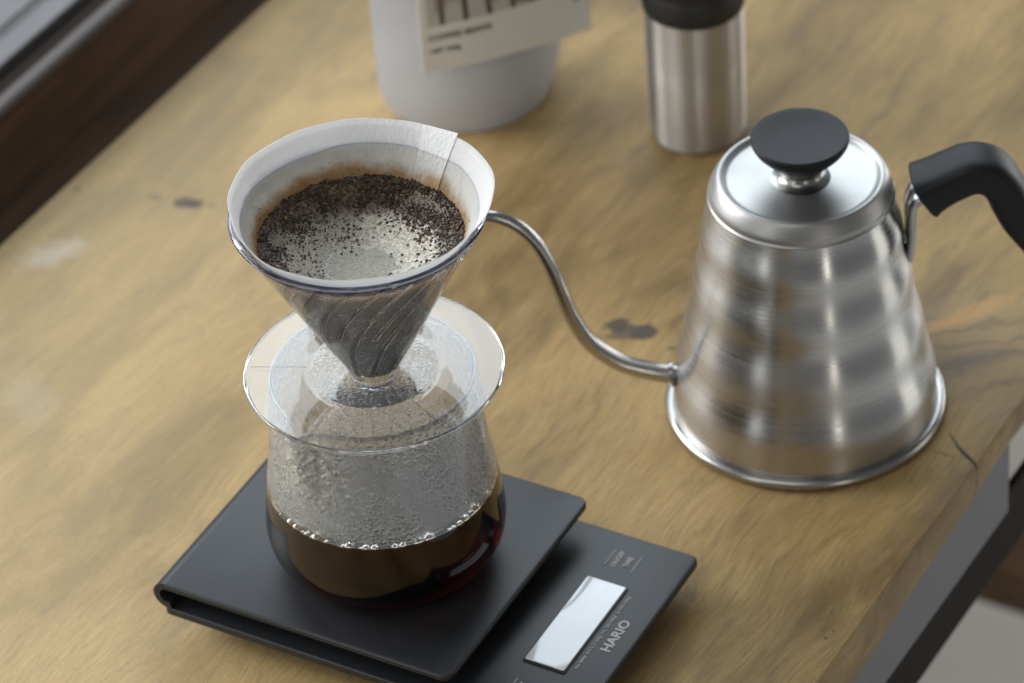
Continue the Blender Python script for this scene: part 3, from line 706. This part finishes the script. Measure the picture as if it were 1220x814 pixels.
for i in range(nh):
    t = i/(nh-1); s = 1.20-.10*math.sin(PI*min(1, t*1.6))
    if i == 0: s = 1.08
    hr.append((.0073*s+(.0015*math.exp(-(t/.06)**2)), .0105*s))
hr[-1] = (.003, .006)
handle = sweep('handle', hpath, hr, M['black'], ket, 36, power=3.8)
for sy in (-1, 1):
    bp = spline([(.0445, sy*.0035, .0780), (.0457, sy*.0042, .0900), (.0456, sy*.0046, .1005), (.0468, sy*.0042, .1070), (.0500, sy*.0042, .1090), (.0560, sy*.0042, .1115)], 6)
    sweep('handle_bracket', [Vector(p) for p in bp], (.0019, .0038), M['polish'], handle, 14, power=3)
sweep('bracket_foot', [Vector((.0434, 0, .0745)), Vector((.0438, 0, .0790)), Vector((.0444, 0, .0850))], (.0011, .0062), M['polish'], handle, 16, power=3)
for z in (.0785, .0835):
    q = Vector((.0450-.0003*(z < .08), 0, z)); vs0, fs0 = uvsphere(14, 4, .6, True)
    mesh_obj('rivet', [q+Vector((c*.0013, a*.0017, b*.0017)) for a, b, c in vs0], fs0, M['polish'], handle)

# ------------------------------------------------------------------ hand grinder / flask behind the kettle
TX, TY = .0955, 1.6170
tum = thing('steel_canister', 'brushed steel cylinder with black cap behind the kettle', 'canister', (TX, TY, 0))
tb = lathe('steel_body', [(0, .0006), (.0205, .0004), (.0220, .0012), (.0226, .0035), (.0229, .0200), (.0231, .0445), (.02295, .0452), (.02295, .0454), (.0232, .0457), (.0233, .0718), (0, .0718)], M['tumsteel'], tum, 96, angle=35)
lathe('cap', [(0, .0720), (.0225, .0720), (.0238, .0728), (.0241, .0750), (.0243, .0850), (.0238, .0858), (.0238, .0866), (.0246, .0874), (.0248, .1150), (.0235, .1180), (0, .1185)], M['matteblack'], tum, 96, angle=35)

# ------------------------------------------------------------------ coffee bag
BO = Vector((-.0537, 1.6418, 0)); BR = math.atan2(.342, .94)
bag = thing('coffee_bag', 'white stand up coffee pouch with cream printed label at the back', 'coffee bag', BO+Vector((.045, .0164, 0)), BR)
def bagmesh():
    V, F = [], []; NU, NZ = 56, 40; H = .200; rows = []
    for j in range(NZ+1):
        z = H*(j/NZ)**1.35; row = []
        # half width: bottom corners tucked, then slightly wider with height
        tuck = max(0, 1-z/.024)
        hw = .0480+.012*z-.0050*tuck**2; hd = (.0315*(1-(z/H)**1.6)+.0012)*(1-.10*tuck**2)
        for k in range(NU):
            a = TAU*k/NU; c, s = math.cos(a), math.sin(a)
            x = hw*math.copysign(abs(c)**.95, c)
            y = hd*math.copysign(abs(s)**2.0, s)
            lift = .018*max(0, (abs(c)-.72)/.28)**1.5*(1 if c > 0 else .25)*max(0, 1-z/.03)
            cr = .0006*noise.noise(Vector((x*60, z*50, y*40)))+.0012*noise.noise(Vector((x*22, z*16, 4)))
            row.append(len(V)); V.append((x, y+cr, z+lift))
        rows.append(row)
    for j in range(NZ):
        for k in range(NU): F.append((rows[j][k], rows[j][(k+1) % NU], rows[j+1][(k+1) % NU], rows[j+1][k]))
    F.append(tuple(rows[-1])); cb = len(V); V.append((0, 0, .003))
    for k in range(NU): F.append((rows[0][k], rows[0][(k+1) % NU], cb))
    return mesh_obj('pouch', V, F, M['bag'], bag, True, angle=60)
bagmesh()
# label: a card fixed to the front and standing out past the right side
V, F = [], []; nx_, nz_ = 14, 10
lw, lh = .085, .110
for s_ in (0, 1):
    for j in range(nz_+1):
        for i in range(nx_+1):
            u = i/nx_; x = u*lw; z = j/nz_*lh
            V.append((x, s_*.0004+.0022*math.sin(PI*u)*-1+.004*max(0, .25-u), z))
B_ = (nx_+1)*(nz_+1); idl = lambda s_, i, j: s_*B_+j*(nx_+1)+i
for s_ in (0, 1):
    for j in range(nz_):
        for i in range(nx_): F.append((idl(s_, i, j), idl(s_, i+1, j), idl(s_, i+1, j+1), idl(s_, i, j+1)))
per = [(i, 0) for i in range(nx_)]+[(nx_, j) for j in range(nz_)]+[(nx_-i, nz_) for i in range(nx_)]+[(0, nz_-j) for j in range(nz_)]
for k in range(len(per)): p, q = per[k], per[(k+1) % len(per)]; F.append((idl(0, *p), idl(0, *q), idl(1, *q), idl(1, *p)))
lab = mesh_obj('label', V, F, M['label'], bag, True, angle=50); lab.location = (.0125-.0480, -.0315, .0425)
for (txt, sz, x, z) in (('COFFEE BEANS', .0042, .0035, .0190), ('NET 200g', .0032, .0040, .0118), ('2-1', .0028, .0760, .0190)):
    me = text_mesh(txt, sz, .00005, .00008, 1.1, 'LEFT'); me.transform(Matrix.Translation((x, -.0028, z)) @ Matrix.Rotation(PI/2, 4, 'X')); me.materials.clear(); me.materials.append(M['ink']); me.name = 'lettering'
    for v in me.vertices:
        u = v.co.x/lw; v.co.y = -.0022*math.sin(PI*u)+.004*max(0, .25-u)-.00025
    link(bpy.data.objects.new('lettering', me), lab)
